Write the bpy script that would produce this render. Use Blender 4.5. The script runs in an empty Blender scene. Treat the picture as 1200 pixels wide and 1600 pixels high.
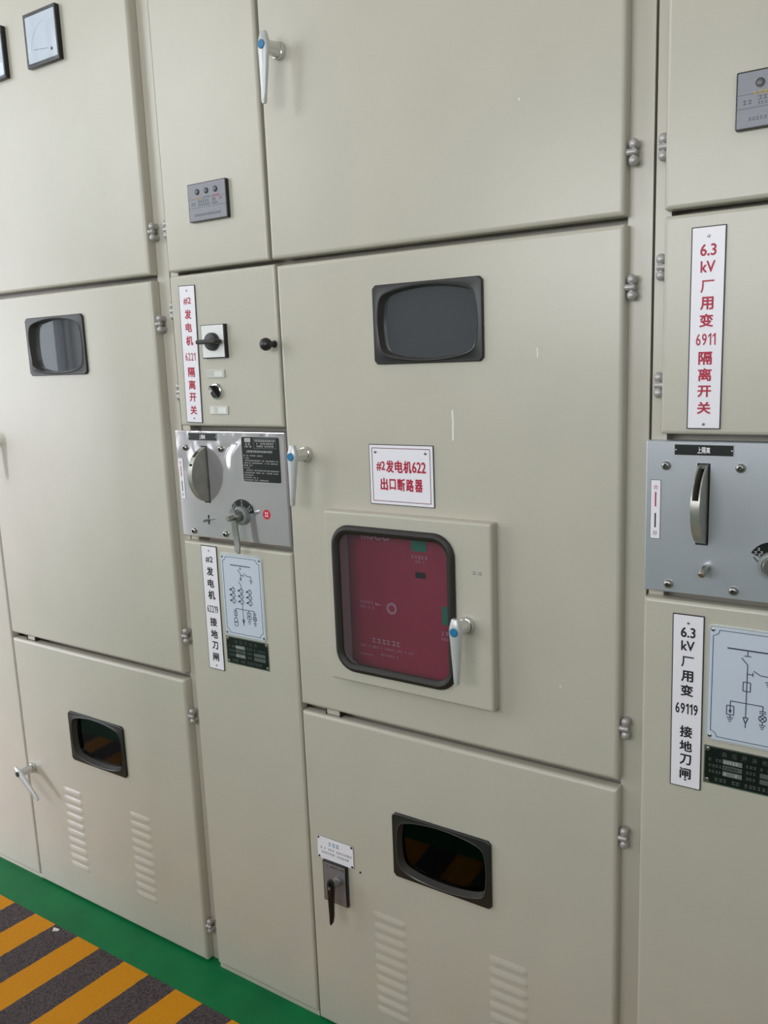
import bpy, bmesh, math, random
from mathutils import Vector, Matrix
from mathutils.geometry import tessellate_polygon

sc = bpy.context.scene
COL = sc.collection
random.seed(4)
PI = math.pi

# ------------------------------------------------------------------ camera
# world: x along the cabinet row, y into the cabinets (door fronts at y = 0), z up from the floor
CAM = Vector((1.5126, -1.382, 1.565))
right = Vector((0.83267, 0.55248, -0.03771))
down = Vector((0.06794, -0.16950, -0.98318))
fwd = Vector((-0.54958, 0.81611, -0.17868))
cd = bpy.data.cameras.new('camera')
cd.sensor_fit = 'HORIZONTAL'
cd.sensor_width = 36.0
cd.lens = 1326.65 / 1200 * 36.0
cd.clip_start = 0.02
cam = bpy.data.objects.new('camera', cd)
COL.objects.link(cam)
m = Matrix.Identity(4)
for i in range(3):
    m[i][0], m[i][1], m[i][2], m[i][3] = right[i], -down[i], -fwd[i], CAM[i]
cam.matrix_world = m
sc.camera = cam

# ------------------------------------------------------------------ exposure, world, large lights
sc.view_settings.view_transform = 'Standard'
sc.view_settings.look = 'None'
sc.view_settings.gamma = 1.0
sc.view_settings.use_curve_mapping = False
sc.view_settings.exposure = -0.06
sc.cycles.max_bounces = 8
sc.cycles.use_denoising = True

wd = bpy.data.worlds.new('sky')
sc.world = wd
wd.use_nodes = True
bg = wd.node_tree.nodes['Background']
bg.inputs['Color'].default_value = (0.78, 0.89, 1.0, 1)
bg.inputs['Strength'].default_value = 0.7


def area_light(name, loc, rot, sx, sy, power, color):
    ld = bpy.data.lights.new(name, 'AREA')
    ld.shape = 'RECTANGLE'
    ld.size, ld.size_y = sx, sy
    ld.energy = power
    ld.color = color
    o = bpy.data.objects.new(name, ld)
    o.location = loc
    o.rotation_euler = rot
    COL.objects.link(o)
    return o


RX0, RX1, RY0, RY1, RH = -4.0, 4.6, -2.7, 1.6, 4.3
# daylight standing in the openings of the room
L_END = 2.9
L_LONG = 5.0
CEIL = 4.0
end_y0, end_y1, end_z0, end_z1 = -2.66, -0.55, 1.2, 3.7
area_light('daylight_end', (RX0 - 0.14, (end_y0 + end_y1) / 2, (end_z0 + end_z1) / 2), (0, -PI / 2, 0),
           end_z1 - end_z0, end_y1 - end_y0, L_END * PI * (end_z1 - end_z0) * (end_y1 - end_y0), (0.86, 0.93, 1.0))
LONG_WIN = [(-3.9, -1.9, 2.35, 3.95), (-2.84, -2.42, 0.95, 1.5), (-0.45, 1.6, 1.6, 2.5), (1.9, 3.6, 1.7, 2.9)]
LONG_W = [1.1, 1.0, 1.5, 0.45]
for (a, b, c, d), wt in zip(LONG_WIN, LONG_W):
    area_light('daylight_window', ((a + b) / 2, RY0 - 0.14, (c + d) / 2), (PI / 2, 0, 0),
               b - a, d - c, L_LONG * wt * PI * (b - a) * (d - c), (0.95, 0.97, 1.0))

# bright yard beyond the open doorway at the far end of the front wall
DOORWAY = (-3.95, -3.0, 0.0, 2.2)
yard = area_light('daylight_yard', (-5.36, -5.5, 1.05), (0, 0, 0), 0.78, 1.5, 50.0, (0.86, 0.83, 1.0))
yard.rotation_euler = Vector((4.7, 5.5, -0.35)).to_track_quat('-Z', 'Y').to_euler()
area_light('doorway_fill', ((DOORWAY[0] + DOORWAY[1]) / 2, RY0 - 0.16, 1.1), (PI / 2, 0, 0), 0.93, 2.18, 1.9 * PI * 0.93 * 2.18, (1.0, 0.97, 0.97))  # extra fill lamp in the doorway, added to brighten the left cabinet
yard.data.spread = math.radians(60)

# ------------------------------------------------------------------ materials
MATS = {}


def new_mat(name):
    mt = bpy.data.materials.new(name)
    mt.use_nodes = True
    MATS[name] = mt
    nt = mt.node_tree
    return mt, nt, nt.nodes['Principled BSDF']


def srgb(r, g, b):
    def f(c):
        c /= 255.0
        return c / 12.92 if c <= 0.04045 else ((c + 0.055) / 1.055) ** 2.4
    return (f(r), f(g), f(b), 1)


def simple(name, rgb, rough=0.5, metal=0.0, vary=0.0, vscale=30.0, bump=0.0, bscale=300.0, spec=0.5, coat=0.0):
    mt, nt, p = new_mat(name)
    c = srgb(*rgb)
    p.inputs['Base Color'].default_value = c
    p.inputs['Roughness'].default_value = rough
    p.inputs['Metallic'].default_value = metal
    p.inputs['Specular IOR Level'].default_value = spec
    p.inputs['Coat Weight'].default_value = coat
    tc = nt.nodes.new('ShaderNodeTexCoord')
    if vary > 0:
        n = nt.nodes.new('ShaderNodeTexNoise')
        n.inputs['Scale'].default_value = vscale
        n.inputs['Detail'].default_value = 5
        nt.links.new(tc.outputs['Object'], n.inputs['Vector'])
        r = nt.nodes.new('ShaderNodeValToRGB')
        r.color_ramp.elements[0].position = 0.3
        r.color_ramp.elements[1].position = 0.7
        r.color_ramp.elements[0].color = tuple(v * (1 - vary) for v in c[:3]) + (1,)
        r.color_ramp.elements[1].color = tuple(min(1, v * (1 + vary)) for v in c[:3]) + (1,)
        nt.links.new(n.outputs['Fac'], r.inputs['Fac'])
        nt.links.new(r.outputs['Color'], p.inputs['Base Color'])
    if bump > 0:
        n2 = nt.nodes.new('ShaderNodeTexNoise')
        n2.inputs['Scale'].default_value = bscale
        n2.inputs['Detail'].default_value = 2
        nt.links.new(tc.outputs['Object'], n2.inputs['Vector'])
        b = nt.nodes.new('ShaderNodeBump')
        b.inputs['Strength'].default_value = bump
        b.inputs['Distance'].default_value = 0.001
        nt.links.new(n2.outputs['Fac'], b.inputs['Height'])
        nt.links.new(b.outputs['Normal'], p.inputs['Normal'])
    return mt


simple('paint', (198, 192, 178), rough=0.27, vary=0.025, vscale=6, bump=0.12, bscale=700, spec=0.5)
simple('dark_gap', (40, 38, 32), rough=0.8)
simple('chip_white', (235, 233, 225), rough=0.5)
simple('black_plastic', (38, 37, 36), rough=0.38, bump=0.05, bscale=900)
simple('black_gloss', (22, 21, 20), rough=0.22)
simple('bezel_gloss', (74, 71, 68), rough=0.16)  # black plastic with the lip's bright reflection put into a lighter base
simple('rubber', (40, 36, 33), rough=0.55)
simple('chrome', (215, 215, 214), rough=0.14, metal=1.0)
simple('handle_paint', (206, 206, 206), rough=0.36, metal=0.3)
simple('steel', (176, 174, 170), rough=0.3, metal=1.0)
simple('hinge_steel', (184, 180, 178), rough=0.38, metal=0.35)
simple('dull_steel', (150, 150, 144), rough=0.4, metal=0.8)
simple('disc_steel', (178, 176, 168), rough=0.38, metal=0.6, vary=0.12, vscale=40)
simple('collar_grey', (150, 155, 152), rough=0.4, metal=0.3)
simple('lock_blue', (38, 120, 165), rough=0.4)
simple('lock_dark', (48, 52, 56), rough=0.4)
simple('sign_white', (247, 242, 249), rough=0.35, vary=0.01, vscale=15)
simple('sign_edge', (42, 36, 36), rough=0.5)
simple('sign_line', (120, 52, 62), rough=0.5)
simple('red_ink', (186, 22, 62), rough=0.5)
simple('black_ink', (30, 28, 32), rough=0.5)
simple('blue_ink', (120, 160, 196), rough=0.5)
simple('navy_ink', (52, 58, 84), rough=0.5)
simple('grey_ink', (128, 130, 134), rough=0.5)
simple('pale_ink', (196, 196, 196), rough=0.5)
simple('yellow_ink', (206, 170, 40), rough=0.5)
simple('teal_ink', (84, 128, 140), rough=0.5)
simple('diagram_white', (208, 216, 230), rough=0.28)
simple('diagram_rim', (206, 208, 210), rough=0.25, metal=0.2)
simple('screw_steel', (170, 168, 166), rough=0.3, metal=0.9)
simple('name_black', (26, 30, 28), rough=0.28)
simple('name_text', (88, 94, 90), rough=0.4)
simple('name_field', (120, 130, 124), rough=0.4)
simple('relay_grey', (140, 140, 148), rough=0.4, vary=0.03, vscale=60)
simple('relay_mark', (100, 100, 106), rough=0.5)
simple('led_grey', (110, 106, 108), rough=0.3)
simple('switch_white', (240, 240, 238), rough=0.3)
simple('switch_silver', (138, 134, 138), rough=0.35, metal=0.35)
simple('lamp_white', (232, 232, 226), rough=0.15, coat=0.5)
simple('lamp_clear', (206, 204, 196), rough=0.12, coat=0.6)
simple('meter_dial', (225, 230, 238), rough=0.4)
simple('breaker_red', (172, 30, 58), rough=0.5, vary=0.04, vscale=8)
simple('breaker_mark', (196, 146, 156), rough=0.5)
simple('breaker_green', (24, 130, 92), rough=0.4)
simple('inside_grey', (120, 118, 110), rough=0.7)
simple('insulator_brown', (120, 52, 40), rough=0.35)
simple('sticker_red', (214, 40, 66), rough=0.4)
simple('green_floor', (8, 112, 62), rough=0.45, spec=0.25, vary=0.14, vscale=9, bump=0.25, bscale=60)
simple('wall_paint', (226, 225, 220), rough=0.8, vary=0.02, vscale=2)
simple('dado_dark', (84, 88, 90), rough=0.6)
simple('ceiling_paint', (232, 232, 228), rough=0.85)
simple('window_alu', (150, 152, 154), rough=0.4, metal=0.6)


def emission(name, rgb, strength):
    mt, nt, p = new_mat(name)
    p.inputs['Base Color'].default_value = (0.8, 0.8, 0.8, 1)
    p.inputs['Emission Color'].default_value = srgb(*rgb)
    p.inputs['Emission Strength'].default_value = strength


emission('tube_glow', (255, 246, 232), CEIL)


def glass(name, tint, ior=1.5, rough=0.02, veil=0.0):
    mt = bpy.data.materials.new(name)
    mt.use_nodes = True
    MATS[name] = mt
    nt = mt.node_tree
    nt.nodes.clear()
    out = nt.nodes.new('ShaderNodeOutputMaterial')
    mix = nt.nodes.new('ShaderNodeMixShader')
    tr = nt.nodes.new('ShaderNodeBsdfTransparent')
    tr.inputs['Color'].default_value = tuple(tint) + (1,)
    gl = nt.nodes.new('ShaderNodeBsdfGlossy')
    gl.inputs['Roughness'].default_value = rough
    fr = nt.nodes.new('ShaderNodeFresnel')
    fr.inputs['IOR'].default_value = ior
    # only the outer face mirrors; the inner face of the pane lets light straight through
    ge = nt.nodes.new('ShaderNodeNewGeometry')
    inv = nt.nodes.new('ShaderNodeMath')
    inv.operation = 'SUBTRACT'
    inv.inputs[0].default_value = 1.0
    mul = nt.nodes.new('ShaderNodeMath')
    mul.operation = 'MULTIPLY'
    nt.links.new(ge.outputs['Backfacing'], inv.inputs[1])
    nt.links.new(fr.outputs[0], mul.inputs[0])
    nt.links.new(inv.outputs[0], mul.inputs[1])
    nt.links.new(mul.outputs[0], mix.inputs[0])
    nt.links.new(tr.outputs[0], mix.inputs[1])
    nt.links.new(gl.outputs[0], mix.inputs[2])
    last = mix
    if veil > 0:  # pale diffuse veil painted over the pane in place of reflected light
        df = nt.nodes.new('ShaderNodeBsdfDiffuse')
        df.inputs['Color'].default_value = (0.62, 0.66, 0.72, 1)
        last = nt.nodes.new('ShaderNodeMixShader')
        last.inputs[0].default_value = veil
        nt.links.new(mix.outputs[0], last.inputs[1])
        nt.links.new(df.outputs[0], last.inputs[2])
    nt.links.new(last.outputs[0], out.inputs['Surface'])


glass('window_pane', (0.42, 0.43, 0.44), 1.33)
glass('veiled_pane', (0.42, 0.43, 0.44), 1.62, veil=0.09)  # veil stands in for the grey wall mirrored in the glass
glass('hatch_pane', (0.86, 0.86, 0.90), 1.6, veil=0.03)  # fainter veil, the room's grey reflection put into the pane colour
glass('meter_pane', (0.95, 0.96, 0.97), 1.6)


def polished(name, rgb, rough, wave, wscale, grain, metal):
    mt, nt, p = new_mat(name)
    p.inputs['Base Color'].default_value = srgb(*rgb)
    p.inputs['Metallic'].default_value = metal
    p.inputs['Roughness'].default_value = rough
    tc = nt.nodes.new('ShaderNodeTexCoord')
    n = nt.nodes.new('ShaderNodeTexNoise')
    n.inputs['Scale'].default_value = wscale
    n.inputs['Detail'].default_value = 0.5
    n.inputs['Distortion'].default_value = 0.8
    nt.links.new(tc.outputs['Object'], n.inputs['Vector'])
    b = nt.nodes.new('ShaderNodeBump')
    b.inputs['Strength'].default_value = wave
    b.inputs['Distance'].default_value = 0.01
    # the thin sheet is warped around its upper bolts and flat further down
    sep = nt.nodes.new('ShaderNodeSeparateXYZ')
    nt.links.new(tc.outputs['Object'], sep.inputs[0])
    mr = nt.nodes.new('ShaderNodeMapRange')
    mr.interpolation_type = 'SMOOTHSTEP'
    mr.inputs['From Min'].default_value = -0.01
    mr.inputs['From Max'].default_value = 0.07
    nt.links.new(sep.outputs['Z'], mr.inputs['Value'])
    mu = nt.nodes.new('ShaderNodeMath')
    mu.operation = 'MULTIPLY'
    nt.links.new(n.outputs['Fac'], mu.inputs[0])
    nt.links.new(mr.outputs['Result'], mu.inputs[1])
    nt.links.new(mu.outputs[0], b.inputs['Height'])
    g = nt.nodes.new('ShaderNodeTexNoise')
    g.inputs['Scale'].default_value = 400
    nt.links.new(tc.outputs['Object'], g.inputs['Vector'])
    b2 = nt.nodes.new('ShaderNodeBump')
    b2.inputs['Strength'].default_value = grain
    b2.inputs['Distance'].default_value = 0.0005
    nt.links.new(g.outputs['Fac'], b2.inputs['Height'])
    nt.links.new(b.outputs['Normal'], b2.inputs['Normal'])
    nt.links.new(b2.outputs['Normal'], p.inputs['Normal'])


polished('mirror_steel', (214, 209, 214), 0.085, 0.36, 15, 0.0, 0.72)
polished('satin_steel', (198, 202, 208), 0.3, 0.0, 10, 0.15, 0.5)


def striped():
    mt, nt, p = new_mat('hazard_paint')
    p.inputs['Roughness'].default_value = 0.55
    p.inputs['Specular IOR Level'].default_value = 0.2
    N, L = nt.nodes.new, nt.links.new
    geo = N('ShaderNodeTexCoord')
    sep = N('ShaderNodeSeparateXYZ')
    L(geo.outputs['Object'], sep.inputs[0])

    def mth(op, a, b=None):
        n = N('ShaderNodeMath')
        n.operation = op
        for k, v in ((0, a), (1, b)):
            if v is None:
                continue
            if isinstance(v, (int, float)):
                n.inputs[k].default_value = v
            else:
                L(v, n.inputs[k])
        return n.outputs[0]
    nz = N('ShaderNodeTexNoise')
    nz.inputs['Scale'].default_value = 40
    L(geo.outputs['Object'], nz.inputs['Vector'])
    wob = mth('MULTIPLY', mth('SUBTRACT', nz.outputs['Fac'], 0.5), 0.006)
    u = mth('ADD', mth('SUBTRACT', sep.outputs['X'], mth('MULTIPLY', sep.outputs['Y'], 0.09)), wob)
    fr = mth('FRACT', mth('DIVIDE', mth('ADD', u, 0.038 + 19.6), 0.196))
    isy = mth('LESS_THAN', fr, 0.485)
    n = N('ShaderNodeTexNoise')
    n.inputs['Scale'].default_value = 220
    n.inputs['Detail'].default_value = 4
    L(geo.outputs['Object'], n.inputs['Vector'])
    ry = N('ShaderNodeValToRGB')
    ry.color_ramp.elements[0].color = srgb(196, 124, 8)
    ry.color_ramp.elements[1].color = srgb(222, 150, 20)
    rk = N('ShaderNodeValToRGB')
    rk.color_ramp.elements[0].position = 0.35
    rk.color_ramp.elements[1].position = 0.75
    rk.color_ramp.elements[0].color = srgb(54, 46, 48)
    rk.color_ramp.elements[1].color = srgb(104, 92, 94)
    L(n.outputs['Fac'], ry.inputs[0])
    L(n.outputs['Fac'], rk.inputs[0])
    mx = N('ShaderNodeMix')
    mx.data_type = 'RGBA'
    L(isy, mx.inputs[0])
    L(rk.outputs[0], mx.inputs[6])
    L(ry.outputs[0], mx.inputs[7])
    L(mx.outputs[2], p.inputs['Base Color'])


striped()

# ------------------------------------------------------------------ mesh builder
WO = {}          # world origin of every object


def rr(x0, x1, z0, z1, r, n=5):
    """rounded rectangle outline in the x-z plane"""
    r = max(min(r, (x1 - x0) / 2 - 1e-5, (z1 - z0) / 2 - 1e-5), 1e-5)
    pts = []
    for cx, cz, a0 in ((x1 - r, z0 + r, -PI / 2), (x1 - r, z1 - r, 0), (x0 + r, z1 - r, PI / 2), (x0 + r, z0 + r, PI)):
        for k in range(n + 1):
            a = a0 + PI / 2 * k / n
            pts.append((cx + r * math.cos(a), cz + r * math.sin(a)))
    return pts


class MB:
    def __init__(self):
        self.v, self.f, self.mi, self.mats, self.sm = [], [], [], [], []

    def m(self, name):
        if name not in self.mats:
            self.mats.append(name)
        return self.mats.index(name)

    def add(self, vs, fs, mat, smooth=True):
        o = len(self.v)
        k = self.m(mat)
        self.v += [tuple(p) for p in vs]
        for f in fs:
            self.f.append(tuple(o + i for i in f))
            self.mi.append(k)
            self.sm.append(smooth)

    def loft(self, loops, mat, cap0=True, cap1=True, closed=False):
        n = len(loops[0])
        vs = [p for l in loops for p in l]
        fs = []
        R = len(loops)
        for a in range(R if closed else R - 1):
            b = (a + 1) % R
            for i in range(n):
                j = (i + 1) % n
                fs.append((a * n + i, a * n + j, b * n + j, b * n + i))
        if not closed:
            if cap0:
                self.add(loops[0], [tuple(range(n - 1, -1, -1))], mat, False)
            if cap1:
                self.add(loops[-1], [tuple(range(n))], mat, False)
        self.add(vs, fs, mat)

    def box(self, x0, x1, y0, y1, z0, z1, mat):
        vs = [(x, y, z) for x in (x0, x1) for y in (y0, y1) for z in (z0, z1)]
        self.add(vs, [(0, 1, 3, 2), (4, 6, 7, 5), (0, 4, 5, 1), (2, 3, 7, 6), (0, 2, 6, 4), (1, 5, 7, 3)], mat)

    def plate(self, x0, x1, z0, z1, yb, yf, mat, rc=0.002, re=0.0, holes=(), ns=4, face=None):
        """panel from back yb to front yf (yf < yb) with rounded front edge"""
        loops = [[(x, yb, z) for x, z in rr(x0, x1, z0, z1, rc)]]
        if re > 0:
            for k in range(ns + 1):
                a = PI / 2 * k / ns
                ins = re * (1 - math.cos(a))
                y = yf + re * (1 - math.sin(a))
                loops.append([(x, y, z) for x, z in rr(x0 + ins, x1 - ins, z0 + ins, z1 - ins, max(rc - ins, 0.0004))])
        else:
            loops.append([(x, yf, z) for x, z in rr(x0, x1, z0, z1, rc)])
        self.loft(loops, mat, False, False)
        for L, y in ((loops[0], yb), (loops[-1], yf)):
            fm = face if (face and y == yf) else mat
            polys = [[Vector((p[0], p[2], 0)) for p in L]] + [[Vector((q[0], q[1], 0)) for q in h] for h in holes]
            if holes:
                flat = [p for pl in polys for p in pl]
                tris = tessellate_polygon(polys)
                self.add([(p.x, y, p.y) for p in flat], [tuple(t) for t in tris], fm, False)
            else:
                self.add([(p[0], y, p[2]) for p in L], [tuple(range(len(L)))], fm, False)
        for h in holes:
            self.loft([[(x, yb, z) for x, z in h], [(x, yf, z) for x, z in h]], mat, False, False)

    def lathe(self, c, axis, prof, mat, n=28, cap0=True, cap1=True):
        a = Vector(axis).normalized()
        t = Vector((0, 0, 1)) if abs(a.z) < 0.9 else Vector((1, 0, 0))
        u = a.cross(t).normalized()
        w = a.cross(u)
        c = Vector(c)
        loops = [[c + a * h + (u * math.cos(2 * PI * i / n) + w * math.sin(2 * PI * i / n)) * max(r, 1e-5)
                  for i in range(n)] for r, h in prof]
        self.loft(loops, mat, cap0, cap1)

    def dome(self, c, axis, r, h, mat, n=20):
        prof = [(r, 0)] + [(r * math.cos(t), h * math.sin(t)) for t in [PI / 2 * k / 6 for k in range(0, 7)]]
        self.lathe(c, axis, prof, mat, n)

    def ball(self, c, r, mat, sz=1.0, n=18):
        prof = [(r * math.sin(PI * k / 12), -r * sz * math.cos(PI * k / 12)) for k in range(13)]
        self.lathe(c, (0, 0, 1), prof, mat, n)

    def flat(self, pts, y, mat):
        self.add([(x, y, z) for x, z in pts], [tuple(range(len(pts)))], mat)

    def seg(self, x0, z0, x1, z1, w, y, mat, th=0.0003):
        self.k = (getattr(self, 'k', 0) + 1) % 6
        y -= self.k * 0.00002
        d = Vector((x1 - x0, z1 - z0))
        L = d.length
        if L < 1e-6:
            return
        d /= L
        nx, nz = -d.y * w / 2, d.x * w / 2
        q = [(x0 + nx, z0 + nz), (x1 + nx, z1 + nz), (x1 - nx, z1 - nz), (x0 - nx, z0 - nz)]
        self.loft([[(x, y + th, z) for x, z in q], [(x, y, z) for x, z in q]], mat)

    def path(self, pts, w, y, mat, closed=False):
        P = list(pts) + ([pts[0]] if closed else [])
        for (a, b), (c, d) in zip(P[:-1], P[1:]):
            self.seg(a, b, c, d, w, y, mat)

    def ring(self, cx, cz, r, w, y, mat, n=24, a0=0, a1=2 * PI):
        self.path([(cx + r * math.cos(a0 + (a1 - a0) * k / n), cz + r * math.sin(a0 + (a1 - a0) * k / n)) for k in range(n + 1)], w, y, mat)

    def text(self, s, cx, cz, w, h, y, mat, bold=0.012):
        """a word or character fitted to width w and height h; bold thickens the strokes (share of the height)"""
        vs, fs = glyphs(s)
        x0 = min(p[0] for p in vs); x1 = max(p[0] for p in vs)
        z0 = min(p[1] for p in vs); z1 = max(p[1] for p in vs)
        k = bold * h
        shifts = [(0, 0)] if k <= 0 else [(0, 0), (-k, 0), (k, 0), (0, k), (0, -k), (k * .7, k * .7), (-k * .7, -k * .7), (k * .7, -k * .7), (-k * .7, k * .7)]
        for i, (sx, sz) in enumerate(shifts):
            self.add([(cx + sx + (px - (x0 + x1) / 2) * (w - 2 * k) / (x1 - x0), y - i * 0.00002,
                       cz + sz + (pz - (z0 + z1) / 2) * (h - 2 * k) / (z1 - z0)) for px, pz in vs], fs, mat)

    def greek(self, x0, x1, z, h, y, mat, seed=0, ch=None):
        """a line of print too small to read: short marks with gaps"""
        rnd = random.Random(seed)
        x = x0
        ch = ch or h
        while x < x1 - ch * 0.4:
            w = ch * rnd.uniform(0.6, 0.95)
            if rnd.random() < 0.88:
                k = rnd.random()
                self.seg(x, z + h * 0.32, x + w, z + h * 0.32, h * 0.2, y, mat)
                self.seg(x, z - h * 0.34, x + w, z - h * 0.34, h * 0.2, y, mat)
                xx = x + w * (0.2 + 0.6 * k)
                self.seg(xx, z - h * 0.5, xx, z + h * 0.5, h * 0.2, y, mat)
            x += ch * 1.12

    def rotate(self, ang, piv, start=0):
        """turn everything from vertex `start` on about the y axis through piv (x, z)"""
        c, s = math.cos(ang), math.sin(ang)
        for i in range(start, len(self.v)):
            x, y, z = self.v[i]
            dx, dz = x - piv[0], z - piv[1]
            self.v[i] = (piv[0] + c * dx - s * dz, y, piv[1] + s * dx + c * dz)

    def build(self, name, parent=None, origin=None, smooth=35):
        xs, ys, zs = zip(*self.v)
        if origin is None:
            origin = ((min(xs) + max(xs)) / 2, (min(ys) + max(ys)) / 2, (min(zs) + max(zs)) / 2)
        o0 = Vector(origin)
        me = bpy.data.meshes.new(name)
        me.from_pydata([tuple(Vector(p) - o0) for p in self.v], [], self.f)
        for mn in self.mats:
            me.materials.append(MATS[mn])
        me.polygons.foreach_set('material_index', self.mi)
        me.polygons.foreach_set('use_smooth', [bool(smooth and q) for q in self.sm])
        bm = bmesh.new()
        bm.from_mesh(me)
        bmesh.ops.remove_doubles(bm, verts=bm.verts, dist=2e-6)
        bmesh.ops.recalc_face_normals(bm, faces=bm.faces)
        bm.to_mesh(me)
        bm.free()
        if smooth:
            flags = [p.use_smooth for p in me.polygons]
            me.set_sharp_from_angle(angle=math.radians(smooth))
            me.polygons.foreach_set('use_smooth', flags)      # broad flat faces stay flat
        me.update()
        ob = bpy.data.objects.new(name, me)
        COL.objects.link(ob)
        WO[ob] = o0
        if parent is not None:
            ob.parent = parent
            ob.location = o0 - WO[parent]
        else:
            ob.location = o0
        return ob


_gc = {}


def glyphs(s):
    key = s
    if '1' in s and s.isdigit() and key not in _gc:
        # figures side by side, the one drawn with its flag
        x, V, F = 0.0, [], []
        for ch in s:
            if ch == '1':
                vs = [(0.14, 0), (0.22, 0), (0.22, 0.70), (0.15, 0.70), (0.0, 0.56), (0.0, 0.48), (0.14, 0.58)]
                fs = [(0, 1, 2, 6), (6, 2, 3), (6, 3, 4, 5)]
                vs = [(px * 1.25, pz) for px, pz in vs]
            else:
                vs, fs = glyphs(ch)
            a0 = min(p[0] for p in vs)
            o = len(V)
            V += [(p[0] - a0 + x, p[1]) for p in vs]
            F += [tuple(i + o for i in f) for f in fs]
            x += max(p[0] for p in vs) - a0 + 0.15
        _gc[key] = (V, F)
    if key not in _gc:
        cu = bpy.data.curves.new('lettering', 'FONT')
        cu.body = s
        cu.size = 1.0
        cu.resolution_u = 3
        ob = bpy.data.objects.new('lettering', cu)
        COL.objects.link(ob)
        dg = bpy.context.evaluated_depsgraph_get()
        me = bpy.data.meshes.new_from_object(ob.evaluated_get(dg))
        _gc[key] = ([(v.co.x, v.co.y) for v in me.vertices], [tuple(p.vertices) for p in me.polygons])
        bpy.data.objects.remove(ob)
        bpy.data.curves.remove(cu)
        bpy.data.meshes.remove(me)
    return _gc[key]


def thing(name, label, cat, loc, group=None):
    o = bpy.data.objects.new(name, None)
    o.empty_display_size = 0.05
    o.location = loc
    COL.objects.link(o)
    WO[o] = Vector(loc)
    return tag(o, label, cat, group)


def tag(o, label, cat, group=None):
    o['label'] = label
    o['category'] = cat
    if group:
        o['group'] = group
    return o


def struct(o):
    o['kind'] = 'structure'
    return o


# ------------------------------------------------------------------ room
T = 0.12
b = MB(); b.box(RX0 - T, RX1 + T, RY0 - T, RY1 + T, -0.1, 0.0, 'green_floor'); struct(b.build('floor'))
b = MB(); b.box(RX0 - T, RX1 + T, RY0 - T, RY1 + T, RH, RH + 0.1, 'ceiling_paint'); struct(b.build('ceiling'))
b = MB(); b.box(RX0 - T, RX1 + T, RY1, RY1 + T, 0, RH, 'wall_paint'); struct(b.build('wall_back'))
b = MB(); b.box(RX1, RX1 + T, RY0, RY1, 0, RH, 'wall_paint'); struct(b.build('wall_right'))


def wall_with_openings(name, along, a0, a1, fixed0, fixed1, openings):
    b = MB()

    def bx(p0, p1, z0, z1, mat='wall_paint'):
        if p1 - p0 < 1e-4 or z1 - z0 < 1e-4:
            return
        if along == 'x':
            b.box(p0, p1, fixed0, fixed1, z0, z1, mat)
        else:
            b.box(fixed0, fixed1, p0, p1, z0, z1, mat)
    us = sorted({a0, a1} | {o[0] for o in openings} | {o[1] for o in openings})
    zs = sorted({0.0, RH} | {o[2] for o in openings} | {o[3] for o in openings})
    for p0, p1 in zip(us[:-1], us[1:]):
        for z0, z1 in zip(zs[:-1], zs[1:]):
            pc, zc = (p0 + p1) / 2, (z0 + z1) / 2
            if not any(o[0] < pc < o[1] and o[2] < zc < o[3] for o in openings):
                bx(p0, p1, z0, z1)
    return struct(b.build(name))


wall_with_openings('wall_left', 'y', RY0, RY1, RX0 - T, RX0, [(end_y0, end_y1, end_z0, end_z1)])
wall_with_openings('wall_front', 'x', RX0, RX1, RY0 - T, RY0, LONG_WIN + [DOORWAY])


def window_frame(name, along, p0, p1, z0, z1, c, cols, rows):
    b = MB()
    w, d = 0.05, 0.05

    def bx(a, bb, zz0, zz1):
        if along == 'x':
            b.box(a, bb, c - d / 2, c + d / 2, zz0, zz1, 'window_alu')
        else:
            b.box(c - d / 2, c + d / 2, a, bb, zz0, zz1, 'window_alu')
    bx(p0, p0 + w, z0, z1); bx(p1 - w, p1, z0, z1)
    bx(p0 + w, p1 - w, z0, z0 + w); bx(p0 + w, p1 - w, z1 - w, z1)
    for k in range(1, cols):
        q = p0 + (p1 - p0) * k / cols
        bx(q - w / 2, q + w / 2, z0 + w, z1 - w)
    for k in range(1, rows):
        q = z0 + (z1 - z0) * k / rows
        bx(p0 + w, p1 - w, q - w / 2, q + w / 2)
    return struct(b.build(name))


b = MB(); b.box(-2.98, -2.88, -5.0, RY0 - T - 0.001, 0, 3.2, 'wall_paint'); struct(b.build('yard_blocker'))  # unseen wall added to keep yard light out of the low window
b = MB()
b.box(-1.85, RX1, RY0, RY0 + 0.015, 0.0, 1.3, 'dado_dark')  # unseen dark dado, added to cut bounce light on the lower doors
struct(b.build('added_dado_1'))
window_frame('window_1', 'y', end_y0, end_y1, end_z0, end_z1, RX0 - 0.05, 2, 2)
for k, (a, bb, c, d) in enumerate(LONG_WIN):
    window_frame('window_%d' % (k + 2), 'x', a, bb, c, d, RY0 - 0.05, 3, 1)

# ceiling tube lights over the aisle
TUBES = [(-2.6, -1.4), (0.6, -1.4), (3.4, -1.4)]
for k, (x, y) in enumerate(TUBES):
    t = thing('ceiling_light', 'white tube light on the ceiling over the aisle', 'ceiling light', (x, y, RH), 'ceiling tube lights')
    b = MB(); b.box(x - 0.65, x + 0.65, y - 0.12, y + 0.12, RH - 0.06, RH, 'switch_white'); b.build('light_housing', t)
    for s in (-1, 1):
        b = MB(); b.lathe((x - 0.6, y + s * 0.06, RH - 0.08), (1, 0, 0), [(0.018, 0), (0.018, 1.2)], 'tube_glow', 12); b.build('light_tube', t)

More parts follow.
